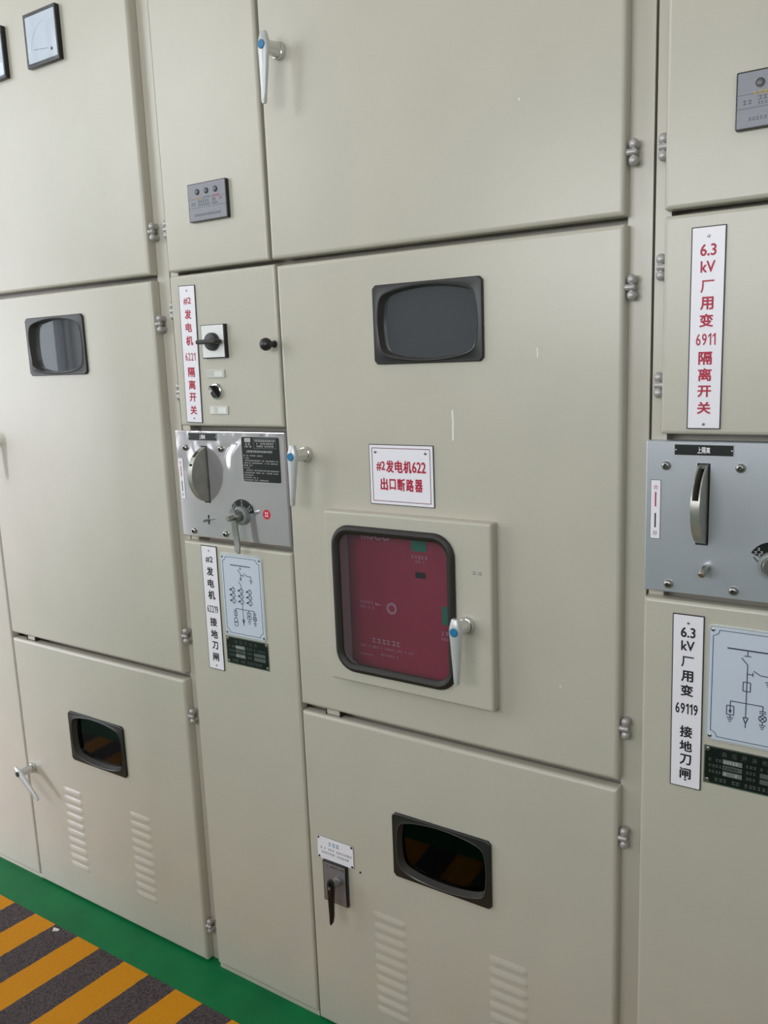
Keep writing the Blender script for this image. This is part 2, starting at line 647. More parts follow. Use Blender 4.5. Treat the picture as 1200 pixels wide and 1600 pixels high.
# floor striping
b = MB(); b.box(-3.0, 2.6, -0.75, -0.115, 0.0, 0.002, 'hazard_paint')
tag(b.build('floor_striping', origin=(0, -0.115, 0)), 'black and yellow hazard striping on the floor along the cabinets', 'floor marking')
b = MB()
b.loft([[(-0.520, -0.128, 0.002), (-0.500, -0.122, 0.002), (-0.497, -0.131, 0.002), (-0.512, -0.139, 0.002)],
        [(-0.519, -0.129, 0.006), (-0.501, -0.124, 0.004), (-0.499, -0.130, 0.004), (-0.511, -0.137, 0.007)]], 'chip_white')
tag(b.build('paint_flake'), 'small white paint flake lying on a black floor stripe', 'paint flake')

# ------------------------------------------------------------------ parts of a cabinet
YF = 0.0        # door front
YP = 0.025      # frame front


def hinge(cab, x, z, side, parent_name='hinge'):
    """two domed knuckles and a bar reaching to the door; side -1: the door lies to the left"""
    b = MB()
    y = 0.010
    for s in (-1, 1):
        b.lathe((x, y, z + s * 0.0062), (0, 0, s), [(0.0056, 0), (0.0070, 0.0022), (0.0077, 0.0062), (0.0072, 0.0095), (0.0055, 0.0123), (0.0030, 0.0140), (0.0003, 0.0146)], 'hinge_steel', 20)
        b.lathe((x, y + 0.002, z + s * 0.0115), (0, 1, 0), [(0.0060, 0), (0.0066, YP - y - 0.002)], 'hinge_steel', 16)
    x_door = x + side * 0.0105
    b.lathe((x_door, y - 0.002, z), (-side, 0, 0), [(0.0042, 0), (0.0054, 0.0015), (0.0054, 0.0145), (0.0042, 0.0165)], 'hinge_steel', 18)
    b.lathe((x, y, z - 0.007), (0, 0, 1), [(0.0040, 0), (0.0040, 0.014)], 'hinge_steel', 14)
    return b.build(parent_name, cab)


def barrel(cx, cz, a, c, bx, bz, n=14):
    """lens shaped opening: corners at (+-a, +-c), sides bulging out to bx / bz; rounded corners"""
    pts = []
    cor = [(cx + a, cz - c), (cx + a, cz + c), (cx - a, cz + c), (cx - a, cz - c)]
    mids = [(cx + 2 * bx - a, cz), (cx, cz + 2 * bz - c), (cx - 2 * bx + a, cz), (cx, cz - 2 * bz + c)]
    for k in range(4):
        p, q, mm = cor[k], cor[(k + 1) % 4], mids[k]
        for i in range(n):
            t = i / n
            pts.append(((1 - t) ** 2 * p[0] + 2 * t * (1 - t) * mm[0] + t * t * q[0],
                        (1 - t) ** 2 * p[1] + 2 * t * (1 - t) * mm[1] + t * t * q[1]))
    for _ in range(2):
        pts = [((p[0] + 2 * q[0] + r[0]) / 4, (p[1] + 2 * q[1] + r[1]) / 4)
               for p, q, r in zip([pts[-1]] + pts[:-1], pts, pts[1:] + [pts[0]])]
    return pts


def polar_resample(outline, cx, cz, n=96):
    out = []
    N = len(outline)
    for k in range(n):
        a = 2 * PI * k / n
        dx, dz = math.cos(a), math.sin(a)
        best = None
        for i in range(N):
            p, q = outline[i], outline[(i + 1) % N]
            ex, ez = q[0] - p[0], q[1] - p[1]
            den = dx * ez - dz * ex
            if abs(den) < 1e-12:
                continue
            t = ((p[0] - cx) * ez - (p[1] - cz) * ex) / den
            s = ((p[0] - cx) * dz - (p[1] - cz) * dx) / den
            if t > 0 and -1e-6 <= s <= 1 + 1e-6 and (best is None or t > best):
                best = t
        out.append((cx + dx * best, cz + dz * best))
    return out


WIN_W, WIN_H = 0.234, 0.148


def window_hole(cx, cz):
    return rr(cx - 0.1105, cx + 0.1105, cz - 0.0708, cz + 0.0708, 0.010)


def viewing_window(door, cx, cz, pane='window_pane'):
    w, h = WIN_W / 2, WIN_H / 2
    n = 96

    def outer(ins, y, r=0.008):
        return [(x, y, z) for x, z in polar_resample(rr(cx - w + ins, cx + w - ins, cz - h + ins, cz + h - ins, max(r - ins, 0.002), 6), cx, cz, n)]

    def inner(g, y):
        return [(x, y, z) for x, z in polar_resample(barrel(cx, cz, 0.0980 + g, 0.0540 + g, 0.1055 + g, 0.0675 + g), cx, cz, n)]
    b = MB()
    b.loft([inner(-0.0030, 0.0105), inner(0.0, 0.0125), inner(0.002, 0.0125), inner(0.003, YF),
            outer(0, YF), outer(0, -0.005), outer(0.0015, -0.0065), inner(0.0035, -0.0065), inner(0.002, -0.0075)], 'black_plastic', False, False)
    # the glossy funnel down to the pane
    b.loft([inner(0.002, -0.0075), inner(0.0005, -0.0065), inner(-0.001, 0.002), inner(-0.0030, 0.0105)], 'bezel_gloss', False, False)
    b.build('window_frame', door)
    b = MB()
    b.loft([inner(-0.001, 0.0120), inner(-0.001, 0.0095)], pane)
    b.build('window_glass', door)


def handle(door, x, z, y0=YF, ang=0.0, lock='lock_blue', part='handle', tilt=0.0):
    """swing handle: rosette and neck standing on the door, tapered lever hanging from it"""
    b = MB()
    b.lathe((x, y0, z), (0, -1, 0), [(0.0165, 0), (0.0168, 0.004), (0.0150, 0.010), (0.0138, 0.0105), (0.0125, 0.026), (0.0118, 0.042)], 'chrome', 12)
    s = len(b.v)
    secs = [(0.0240, 0.0062, 0.006), (0.0225, 0.0076, 0.008), (0.006, 0.0128, 0.011), (-0.005, 0.0130, 0.011), (-0.022, 0.0112, 0.010),
            (-0.055, 0.0086, 0.009), (-0.085, 0.0062, 0.008), (-0.099, 0.0056, 0.008), (-0.103, 0.0040, 0.006)]
    loops = []
    for dz, hw, ht in secs:
        yc = y0 - 0.047
        c = 0.6
        loops.append([(x + px * hw, yc + py * ht, z + dz) for px, py in
                      [(1, -0.1), (c, -0.5), (-c, -0.5), (-1, -0.1), (-1, 0.3), (-c, 0.6), (c, 0.6), (1, 0.3)]])
    b.loft(loops, 'handle_paint')
    b.rotate(ang + tilt, (x, z), s)
    o = b.build(part, door, smooth=50)
    b = MB()
    b.lathe((x, y0 - 0.0520, z), (0, -1, 0), [(0.0082, 0), (0.0082, 0.0022), (0.007, 0.0030)], lock, 20)
    b.build('lock_button', door)
    return o


def louvre(door, cx, ztop, n=10, pitch=0.0265, w=0.086, blind=True):
    """bank of pressed ventilation slats"""
    b = MB()
    for k in range(n):
        zt = ztop - k * pitch
        h = 0.0165
        loops = []
        NS = 14
        for i in range(NS + 1):
            t = i / NS
            x = cx - w / 2 + w * t
            e = min(1.0, math.sin(PI * t) * 2.6) ** 0.6
            e = max(e, 0.02)
            loops.append([(x, YF + 0.0004, zt), (x, YF - 0.0013 * e, zt - h * 0.25), (x, YF - 0.0028 * e, zt - h * 0.62), (x, YF - 0.0034 * e, zt - h * 0.86),
                          (x, YF - 0.0030 * e, zt - h), (x, YF + 0.0004, zt - h * (0.9 if e > 0.5 else 0.97))])
        b.loft(loops, 'paint')
    return b.build('ventilation_louvre', door)


def plain_door(cab, x0, x1, z0, z1, holes=(), name='door', re=0.0075):
    b = MB()
    b.plate(x0, x1, z0, z1, YP - 0.001, YF, 'paint', rc=0.003, re=re, holes=holes)
    return b.build(name, cab)


def cabinet_body(cab, x0):
    b = MB()
    xa, xb = x0 + 0.0022, x0 + 1.0978
    t = 0.003
    yb, H = 1.2, 2.65
    b.box(xa, xa + t, YP, yb, 0, H, 'paint')
    b.box(xb - t, xb, YP, yb, 0, H, 'paint')
    b.box(xa + t, xb - t, yb - t, yb, 0, H, 'paint')
    b.box(xa + t, xb - t, YP, yb - t, H - t, H, 'paint')
    b.box(xa + t, xb - t, YP, yb - t, 0, 0.02, 'paint')
    d = YP + 0.04
    b.box(xa + t, x0 + 0.027, YP, d, 0.02, H - t, 'paint')
    b.box(x0 + 1.0585, xb - t, YP, d, 0.02, H - t, 'paint')
    # the rails and the middle post sit deeper than the outer posts, so the gaps between the doors fall dark
    e0, e1 = YP + 0.035, YP + 0.075
    b.box(x0 + 0.300, x0 + 0.366, e0, e1, 0.02, H - t, 'paint')
    for z0, z1 in ((0.02, 0.05), (0.765, 0.835), (1.728, 1.802), (2.6, H - t)):
        b.box(x0 + 0.366, x0 + 1.0585, e0, e1, z0, z1, 'paint')
    for z0, z1 in ((0.02, 0.05), (1.13, 1.19), (1.395, 1.45), (1.735, 1.80), (2.6, H - t)):
        b.box(x0 + 0.027, x0 + 0.300, e0, e1, z0, z1, 'paint')
    # strike tab in the gap between the middle and the lowest door, toe strip under the narrow panel
    b.box(x0 + 0.404, x0 + 0.440, 0.008, e0, 0.796, 0.806, 'paint')
    b.box(x0 + 0.402, x0 + 0.404, 0.006, YP, 0.794, 0.807, 'dark_gap')
    b.box(x0 + 0.440, x0 + 0.443, 0.006, YP, 0.794, 0.807, 'dark_gap')
    b.box(xa, x0 + 0.333, 0.007, YP, 0, 0.018, 'paint')
    # inner partition behind the narrow compartments
    b.box(x0 + 0.345, x0 + 0.348, e1, yb - t, 0.02, H - t, 'inside_grey')
    return b.build('body', cab)


def operating_panel(cab, x0, mat, pin):
    b = MB()
    z0, z1 = 1.1665, 1.4165
    # slot for the wheel is cut through the sheet
    hole = [rr(x0 + 0.0825, x0 + 0.1022, 1.2505, 1.3825, 0.0006)]
    b.plate(x0 + 0.001, x0 + 0.3345, z0, z1, YP - 0.001, YF, mat, rc=0.002, re=0.0022, holes=hole, ns=2)
    pan = b.build('operating_panel', cab)
    # wheel standing out of the slot: two side plates, rim between them with an open pocket near the top
    cx0, cx1 = x0 + 0.0848, x0 + 0.0992
    R, yc, zc = 0.0655, 0.0155, 1.3165
    b = MB()

    def arc(r, x, a0, a1, n):
        return [(x, yc - r * math.cos(a0 + (a1 - a0) * k / n), zc + r * math.sin(a0 + (a1 - a0) * k / n)) for k in range(n + 1)]
    b.lathe((cx1 - 0.0028, yc, zc), (1, 0, 0), [(R - 0.002, 0), (R, 0.0004), (R, 0.0024), (R - 0.0006, 0.0028)], 'disc_steel', 72)
    b.lathe((cx0, yc, zc), (1, 0, 0), [(R - 0.0006, 0), (R, 0.0004), (R, 0.0024), (R - 0.002, 0.0028)], 'disc_steel', 72)
    pockets = [(-198, 22), (27, 42), (58, 90)] if pin == 'lever' else [(-198, 12), (74, 90)]
    for a0, a1 in [(math.radians(p), math.radians(q)) for p, q in pockets]:
        NN = 40
        loops = []
        for k in range(NN + 1):
            a = a0 + (a1 - a0) * k / NN
            c, s = math.cos(a), math.sin(a)
            loops.append([(x, yc - r * c, zc + r * s) for x, r in ((cx0 + 0.002, R - 0.006), (cx1 - 0.002, R - 0.006), (cx1 - 0.002, R - 0.0002), (cx0 + 0.002, R - 0.0002))])
        b.loft(loops, 'disc_steel')
    b.lathe((cx0 + 0.001, yc, zc), (1, 0, 0), [(0.03, 0), (0.03, 0.012)], 'lock_dark', 24)
    b.build('operating_wheel', pan)
    for bx, bz in ((x0 + 0.034, 1.377), (x0 + 0.147, 1.377), (x0 + 0.0415, 1.181), (x0 + 0.143, 1.181)):
        b = MB()
        b.lathe((bx, YF, bz), (0, -1, 0), [(0.0076, 0), (0.0076, 0.0018), (0.0066, 0.0042), (0.0046, 0.0060), (0.0032, 0.0064)], 'steel', 20, True, False)
        b.lathe((bx, YF - 0.0064, bz), (0, 1, 0), [(0.0032, 0), (0.0030, 0.003), (0.0002, 0.0034)], 'lock_dark', 6, False, True)
        b.build('bolt', pan)
    # interlock dial: black scale arc, grey collar, shaft
    dx, dz = x0 + 0.199, 1.2285
    b = MB()
    N = 28
    a0, a1 = math.radians(12), math.radians(152)
    vs, fs = [], []
    for k in range(N + 1):
        a = a0 + (a1 - a0) * k / N
        for r in (0.0205, 0.0365):
            for y in (YF, YF - 0.0006):
                vs.append((dx + r * math.cos(a), y, dz + r * math.sin(a)))
    for k in range(N):
        i, j = 4 * k, 4 * k + 4
        fs += [(i + 1, j + 1, j + 3, i + 3), (i, i + 2, j + 2, j), (i, j, j + 1, i + 1), (i + 2, i + 3, j + 3, j + 2)]
    fs += [(0, 1, 3, 2), (4 * N, 4 * N + 2, 4 * N + 3, 4 * N + 1)]
    b.add(vs, fs, 'name_black')
    for a in (28, 42, 90, 132, 145):
        aa = math.radians(a)
        for r in (0.0250, 0.0315):
            cx, cz = dx + r * math.cos(aa), dz + r * math.sin(aa)
            b.greek(cx - 0.002, cx + 0.0018, cz, 0.0044, YF - 0.0009, 'pale_ink', a, 0.0044)
    b.seg(dx - 0.0285, dz + 0.0105, dx - 0.022, dz + 0.0035, 0.0014, YF - 0.0006, 'name_black')
    b.build('dial_scale', pan)
    b = MB()
    b.lathe((dx, YF, dz), (0, -1, 0), [(0.0215, 0), (0.0215, 0.006), (0.0200, 0.012), (0.0155, 0.0125), (0.0150, 0.010)], 'collar_grey', 32)
    b.build('dial_collar', pan)
    b = MB()
    if pin == 'lever':
        b.lathe((dx, YF - 0.009, dz), (0, -1, 0), [(0.0115, 0), (0.0115, 0.022), (0.0100, 0.024)], 'steel', 24)
        b.lathe((dx, YF - 0.030, dz), (0, -1, 0), [(0.0064, 0), (0.0064, 0.018), (0.0054, 0.020)], 'steel', 18)
        b.build('dial_shaft', pan)
        # blade lever hanging on the shaft
        b = MB()
        prof = [(0.021, 0.0025), (0.016, 0.0070), (0.0, 0.0082), (-0.03, 0.0078), (-0.062, 0.0078), (-0.073, 0.0076), (-0.082, 0.0022)]
        loops = []
        for i, (h, hw) in enumerate(prof):
            bend = -0.003 if h < -0.07 else 0
            sh = 0.004 if h < -0.08 else 0
            loops.append([(dx - hw + sh, YF - 0.0285 + bend, dz + h), (dx + hw + sh, YF - 0.0285 + bend, dz + h),
                          (dx + hw + sh, YF - 0.0320 + bend, dz + h), (dx - hw + sh, YF - 0.0320 + bend, dz + h)])
        b.loft(loops, 'dull_steel')
        b.rotate(math.radians(6), (dx, dz))
        b.build('dial_lever', pan)
    else:
        b.lathe((dx, YF - 0.009, dz), (0, -1, 0), [(0.0125, 0), (0.0125, 0.008), (0.0110, 0.010)], 'steel', 24)
        b.build('dial_shaft', pan)
    # little locking pin
    px, pz = x0 + 0.091, 1.2105
    b = MB()
    if pin == 'lever':
        b.plate(px - 0.0022, px + 0.0022, pz - 0.0115, pz + 0.0115, YF + 0.0001, YF - 0.0004, 'dark_gap', rc=0.002)
        b.lathe((px, YF, pz), (0, -1, 0), [(0.0032, 0), (0.0032, 0.019), (0.0026, 0.0205)], 'steel', 14)
    else:
        px, pz = x0 + 0.101, 1.216
        b.lathe((px, YF, pz), (0, -1, 0), [(0.0055, 0), (0.0055, 0.016), (0.0050, 0.017)], 'steel', 16)
        b.lathe((px, YF - 0.015, pz), (-0.1, -0.82, -0.55), [(0.0058, 0), (0.0062, 0.003), (0.0062, 0.013), (0.0048, 0.0155)], 'steel', 16)
    b.build('locking_pin', pan)
    return pan


def relay_display(door, x0, x1, z0, z1, leds, seed):
    b = MB()
    b.plate(x0, x1, z0, z1, YF, YF - 0.0095, 'black_gloss', rc=0.002, re=0.0008)
    b.build('display_case', door)
    b = MB()
    e = 0.0022
    y = YF - 0.0098
    b.plate(x0 + e, x1 - e, z0 + e, z1 - e, YF - 0.009, y, 'relay_grey', rc=0.0015)
    cols = ('yellow_ink', 'teal_ink', 'red_ink')
    for (lx, lz), c in zip(leds, cols):
        b.greek(lx - 0.0085, lx + 0.0085, lz - 0.0125, 0.0042, y - 0.0003, c, seed + 3, 0.006)
    b.greek(x0 + 0.030, x1 - 0.026, z0 + 0.040, 0.006, y - 0.0003, 'relay_mark', seed)
    b.greek(x0 + 0.030, x1 - 0.026, z0 + 0.033, 0.004, y - 0.0003, 'relay_mark', seed + 1)
    b.greek(x0 + 0.010, x0 + 0.022, z0 + 0.036, 0.006, y - 0.0003, 'relay_mark', seed + 5)
    b.greek(x1 - 0.020, x1 - 0.010, z0 + 0.041, 0.004, y - 0.0003, 'red_ink', seed + 6)
    b.seg(x0 + e, z0 + 0.0465, x1 - e, z0 + 0.0465, 0.0006, y - 0.0003, 'relay_mark')
    b.seg(x0 + e, z0 + 0.0280, x1 - e, z0 + 0.0280, 0.0006, y - 0.0003, 'relay_mark')
    b.greek(x0 + 0.018, x1 - 0.018, z0 + 0.013, 0.0046, y - 0.0003, 'relay_mark', seed + 2)
    b.build('display_face', door)
    for (lx, lz) in leds:
        b = MB()
        b.lathe((lx, y, lz), (0, -1, 0), [(0.0062, 0), (0.0062, 0.0012), (0.0048, 0.0014)], 'black_plastic', 20)
        b.dome((lx, y - 0.0012, lz), (0, -1, 0), 0.0046, 0.0018, 'led_grey')
        b.build('indicator_lamp', door)


def meter(door, x0, x1, z0, z1):
    b = MB()
    b.plate(x0, x1, z0, z1, YF, YF - 0.0118, 'black_gloss', rc=0.002, re=0.001,
            holes=())
    b.build('meter_case', door)
    b = MB()
    e = 0.0085
    b.plate(x0 + e, x1 - e * 0.6, z0 + e, z1 - e, YF - 0.0110, YF - 0.0122, 'meter_dial', rc=0.002)
    y = YF - 0.0125
    cx, cz = x0 + 0.085, z0 + 0.030
    b.ring(cx, cz, 0.062, 0.0006, y, 'pale_ink', 16, PI * 0.55, PI * 0.97)
    b.seg(cx, cz, cx - 0.052, cz + 0.006, 0.0010, y, 'grey_ink')
    b.lathe((x1 - 0.024, y, z0 + 0.026), (0, -1, 0), [(0.0032, 0), (0.0032, 0.0008)], 'black_gloss', 16)
    b.build('meter_dial', door)
    b = MB()
    b.plate(x0 + 0.004, x1 - 0.003, z0 + 0.004, z1 - 0.004, YF - 0.0135, YF - 0.0150, 'meter_pane', rc=0.002)
    b.build('meter_glass', door)


# ------------------------------------------------------------------ the three cabinets
def cabinet(x0, label, which):
    cab = thing('switchgear_cabinet', label, 'switchgear cabinet', (x0, YP, 0), 'beige switchgear cabinets in a row')
    cabinet_body(cab, x0)
    WD0, WD1 = x0 + 0.338, x0 + 1.061
    # wide doors
    up = plain_door(cab, x0 + 0.3265, x0 + 1.060, 1.7715, 2.585)
    holes = [window_hole(x0 + 0.694 if which == 'mid' else x0 + 0.694, 1.6265)]
    if which == 'mid':
        holes.append(rr(x0 + 0.470, x0 + 0.790, 0.905, 1.250, 0.01))
    mid = plain_door(cab, WD0, WD1, 0.808, 1.7590, holes)
    low = plain_door(cab, WD0, WD1, 0.004, 0.7915, [window_hole(x0 + 0.692, 0.5385)])
    # narrow doors and fixed panel
    nu = plain_door(cab, x0 + 0.022, x0 + 0.319, 1.7715, 2.585, re=0.006)
    nm = plain_door(cab, x0 + 0.023, x0 + 0.3335, 1.4275, 1.7625, re=0.006)
    plain_door(cab, x0 + 0.001, x0 + 0.3345, 0.016, 1.1535, name='lower_panel', re=0.006)
    for z in (1.866, 1.661, 0.906, 0.695, 0.105):
        hinge(cab, x0 + 1.0705, z, -1)
    for z in (1.866, 1.688, 1.505):
        hinge(cab, x0 + 0.0165, z, 1)
    if which != 'right':
        viewing_window(mid, x0 + 0.694, 1.6265, 'veiled_pane')
        viewing_window(low, x0 + 0.692, 0.5385)
        if which == 'mid':
            louvre(low, x0 + 0.556, 0.356)
            louvre(low, x0 + 0.842, 0.360)
        else:
            louvre(low, x0 + 0.548, 0.362)
            louvre(low, x0 + 0.841, 0.366)
    else:
        viewing_window(mid, x0 + 0.694, 1.6265, 'veiled_pane')
        viewing_window(low, x0 + 0.692, 0.5385)
        louvre(low, x0 + 0.556, 0.356)
        louvre(low, x0 + 0.842, 0.360)
    return cab, dict(up=up, mid=mid, low=low, nu=nu, nm=nm)


cabM, dM = cabinet(0.0, 'full beige cabinet in the middle with a window door showing the red breaker', 'mid')
cabL, dL = cabinet(-1.1, 'beige cabinet at the left edge with two square black meters on its top door', 'left')
cabR, dR = cabinet(1.1, 'beige cabinet at the right edge, only its narrow left panels in view', 'right')

# --- middle cabinet
handle(dM['up'], 0.379, 2.156, tilt=math.radians(-3.5))
handle(dM['mid'], 0.3925, 1.3725, tilt=math.radians(-4))
relay_display(dM['nu'], 0.111, 0.223, 1.867, 1.945, [(0.140, 1.927), (0.1665, 1.927), (0.193, 1.927)], 11)

# small window door over the breaker
b = MB()
GX0, GX1, GZ0, GZ1 = 0.4665, 0.7555, 0.9225, 1.2355
b.plate(0.447, 0.8305, 0.898, 1.2615, YF, -0.0245, 'paint', rc=0.004, re=0.005, holes=[rr(GX0 + 0.006, GX1 - 0.006, GZ0 + 0.006, GZ1 - 0.006, 0.040)])
hatch = b.build('window_door', cabM)
b = MB()
loops = []
for ins, y in ((0.002, -0.0245), (0.0, -0.0275), (0.003, -0.0315), (0.009, -0.0335), (0.0145, -0.0315), (0.0180, -0.0275), (0.0180, -0.0235), (0.0105, -0.0225), (0.0105, -0.0245)):
    loops.append([(x, y, z) for x, z in rr(GX0 + ins, GX1 - ins, GZ0 + ins, GZ1 - ins, 0.046 - ins, 10)])
b.loft(loops, 'rubber', closed=True)
b.build('rubber_gasket', hatch)
b = MB()
q = rr(GX0 + 0.0155, GX1 - 0.0155, GZ0 + 0.0155, GZ1 - 0.0155, 0.031, 10)
b.loft([[(x, -0.0225, z) for x, z in q], [(x, -0.0262, z) for x, z in q]], 'hatch_pane')
b.build('window_glass', hatch)
handle(hatch, 0.7780, 1.0640, y0=-0.0245)
for z in (1.178, 0.982):
    b = MB()
    x, y = 0.4425, -0.0085
    b.lathe((x, y, z - 0.019), (0, 0, 1), [(0.003, 0), (0.0048, 0.0025), (0.0048, 0.0115), (0.0042, 0.0125), (0.0050, 0.0135), (0.0050, 0.0245),
                                           (0.0042, 0.0255), (0.0048, 0.0265), (0.0048, 0.0355), (0.003, 0.038)], 'hinge_steel', 16)
    b.box(x - 0.004, x + 0.006, y, YF, z - 0.016, z + 0.016, 'hinge_steel')
    b.build('door_hinge', hatch)
b = MB()
b.greek(0.790, 0.815, 1.166, 0.006, -0.0246, 'grey_ink', 5, 0.010)
b.build('smudge_mark', hatch)

# narrow middle door: cam switch, lamps, selector, ball knob
nm = dM['nm']
b = MB()
b.plate(0.1195, 0.1905, 1.578, 1.6505, YF, YF - 0.0095, 'black_gloss', rc=0.0015, re=0.0006)
b.plate(0.1215, 0.1875, 1.580, 1.6490, YF - 0.009, YF - 0.0100, 'switch_white', rc=0.001)
b.build('switch_plate', nm)
b = MB()
sx, sz = 0.1560, 1.6135
b.lathe((sx, YF - 0.0095, sz), (0, -1, 0), [(0.0195, 0), (0.0195, 0.008), (0.0180, 0.011), (0.0060, 0.013)], 'black_plastic', 28)
b.plate(sx - 0.0275, sx + 0.0320, sz - 0.0048, sz + 0.0048, YF - 0.018, YF - 0.038, 'black_plastic', rc=0.0045, re=0.0025)
b.build('switch_knob', nm)
for z in (1.5440, 1.4635):
    xo = 0.0 if z > 1.5 else 0.003
    b = MB()
    b.plate(0.1205 + xo, 0.1755 + xo, z - 0.0090, z + 0.0090, YF, YF - 0.0030, 'lamp_clear', rc=0.001, re=0.0008)
    b.plate(0.146 + xo, 0.170 + xo, z - 0.006, z + 0.006, YF - 0.0028, YF - 0.0034, 'lamp_white', rc=0.001)
    b.build('signal_lamp', nm)
b = MB()
sx, sz = 0.1475, 1.5055
b.lathe((sx, YF, sz), (0, -1, 0), [(0.0180, 0), (0.0180, 0.0035), (0.0165, 0.0060), (0.0140, 0.0068), (0.0135, 0.004)], 'chrome', 28)
b.lathe((sx, YF - 0.003, sz), (0, -1, 0), [(0.0132, 0), (0.0132, 0.002)], 'black_plastic', 24)
b.build('selector_ring', nm)
b = MB()
b.plate(sx - 0.0042, sx + 0.0042, sz - 0.0135, sz + 0.0150, YF - 0.004, YF - 0.0160, 'black_plastic', rc=0.003, re=0.0015)
b.box(sx - 0.0008, sx + 0.0008, YF - 0.0164, YF - 0.0155, sz + 0.001, sz + 0.0125, 'chip_white')
b.rotate(math.radians(38), (sx, sz))
b.build('selector_lever', nm)
b = MB()
kx, kz = 0.3225, 1.6015
b.lathe((kx, YF, kz), (0, -1, 0), [(0.0075, 0), (0.0070, 0.004), (0.0050, 0.008), (0.0052, 0.014), (0.0105, 0.019), (0.0130, 0.024), (0.0134, 0.029), (0.0118, 0.034), (0.0075, 0.0375), (0.0005, 0.039)], 'black_plastic', 24)
b.build('pull_knob', nm)
pM = operating_panel(cabM, 0.0, 'mirror_steel', 'lever')

# lower wide door: cam switch with black lever
b = MB()
b.plate(0.3805, 0.4475, 0.3405, 0.4400, YF, YF - 0.0080, 'black_gloss', rc=0.0015, re=0.0006)
b.plate(0.3825, 0.4440, 0.3425, 0.4380, YF - 0.0075, YF - 0.0085, 'switch_silver', rc=0.001)
b.greek(0.388, 0.440, 0.430, 0.004, YF - 0.0088, 'black_ink', 8)
b.greek(0.388, 0.440, 0.352, 0.003, YF - 0.0088, 'relay_mark', 9)
b.build('switch_plate', dM['low'])
b = MB()
hx, hz = 0.4265, 0.4045
b.lathe((hx, YF - 0.008, hz), (0, -1, 0), [(0.0105, 0), (0.0100, 0.010), (0.0085, 0.011), (0.0070, 0.030)], 'switch_silver', 20)
loops = []
for dz, hw, yy, ht in [(0.018, 0.004, 0, 0.006), (0.012, 0.0085, 0, 0.009), (0.0, 0.0100, 0, 0.010), (-0.015, 0.0085, 0, 0.010), (-0.04, 0.0072, -0.001, 0.009),
                       (-0.07, 0.0060, -0.001, 0.008), (-0.084, 0.0045, -0.003, 0.007), (-0.090, 0.0015, -0.006, 0.003)]:
    loops.append([(hx + px * hw, YF - 0.040 + yy + py * ht, hz + dz) for px, py in [(1, -.2), (.6, -.6), (-.6, -.6), (-1, -.2), (-1, .3), (-.6, .6), (.6, .6), (1, .3)]])
b.loft(loops, 'black_gloss')
b.lathe((hx, YF - 0.0455, hz), (0, -1, 0), [(0.004, 0), (0.0036, 0.0012)], 'screw_steel', 14)
b.build('switch_lever', dM['low'], smooth=50)
b = MB()
b.lathe((0.481, YF, 0.4365), (0, -1, 0), [(0.0028, 0), (0.0022, 0.0012)], 'dark_gap', 12)
b.build('screw', dM['low'])

# scratches in the paint of the wide doors
for dk, pts, w in (('mid', [(0.7425, 1.465), (0.7435, 1.445), (0.7430, 1.425), (0.7425, 1.409)], 0.0036),
                   ('mid', [(0.9115, 1.572), (0.9125, 1.556)], 0.0018), ('mid', [(0.9530, 0.968), (0.9535, 0.964)], 0.0022),
                   ('up', [(0.8820, 1.978), (0.8822, 1.974)], 0.0022)):
    b = MB()
    b.path(pts, w, YF - 0.0002, 'chip_white')
    b.build('paint_scratch', dM[dk])

# --- left cabinet
meter(dL['up'], -0.602, -0.479, 2.277, 2.396)
meter(dL['up'], -0.391, -0.268, 2.277, 2.396)
handle(dL['up'], -0.735, 2.156)
handle(dL['mid'], -0.733, 1.372)
handle(dL['low'], -0.735, 0.385, ang=math.radians(52), lock='lock_dark')
operating_panel(cabL, -1.1, 'satin_steel', 'plain')
b = MB()
for k, (ix, iz) in enumerate(((-0.46, 0.60), (-0.36, 0.56))):
    b.lathe((ix, 0.30, 0.05), (0, 0, 1), [(0.045, 0), (0.045, 0.34), (0.06, 0.36), (0.06, 0.46), (0.045, 0.48), (0.03, 0.62)], 'insulator_brown', 20)
b.box(-0.62, -0.18, 0.22, 0.38, 0.02, 0.06, 'inside_grey')
b.build('current_transformer', cabL)

# --- right cabinet
relay_display(dR['nu'], 1.2235, 1.3355, 1.867, 1.945, [(1.2555, 1.9265), (1.282, 1.9265), (1.3085, 1.9265)], 11)
pR = operating_panel(cabR, 1.1, 'satin_steel', 'plain')

# ------------------------------------------------------------------ breaker behind the window door
b = MB()
b.plate(0.452, 0.815, 0.862, 1.300, 0.060, 0.030, 'breaker_red', rc=0.006, re=0.003)
b.box(0.45, 0.83, 0.062, 0.40, 0.862, 1.305, 'inside_grey')
brk = b.build('circuit_breaker', cabM)
brk['label'] = 'dark red breaker front behind glass'
yb = 0.0296


def breaker_part(name, fn):
    b = MB()
    fn(b)
    b.build(name, brk)


breaker_part('position_indicator', lambda b: b.plate(0.6245, 0.6600, 1.181, 1.225, 0.030, 0.0290, 'breaker_green', rc=0.003))
breaker_part('position_indicator', lambda b: b.plate(0.6925, 0.7300, 1.036, 1.074, 0.030, 0.0290, 'breaker_green', rc=0.003))
breaker_part('counter_window', lambda b: b.plate(0.6330, 0.6560, 1.126, 1.138, 0.030, 0.0288, 'black_gloss', rc=0.001))


def socket(b):
    b.lathe((0.5735, 0.030, 1.0535), (0, -1, 0), [(0.0125, 0), (0.0125, 0.003), (0.0080, 0.0032), (0.0075, 0.0015)], 'breaker_mark', 28)
    b.lathe((0.5735, 0.0300, 1.0535), (0, -1, 0), [(0.0074, 0.0001), (0.0073, 0.0020)], 'breaker_red', 20)


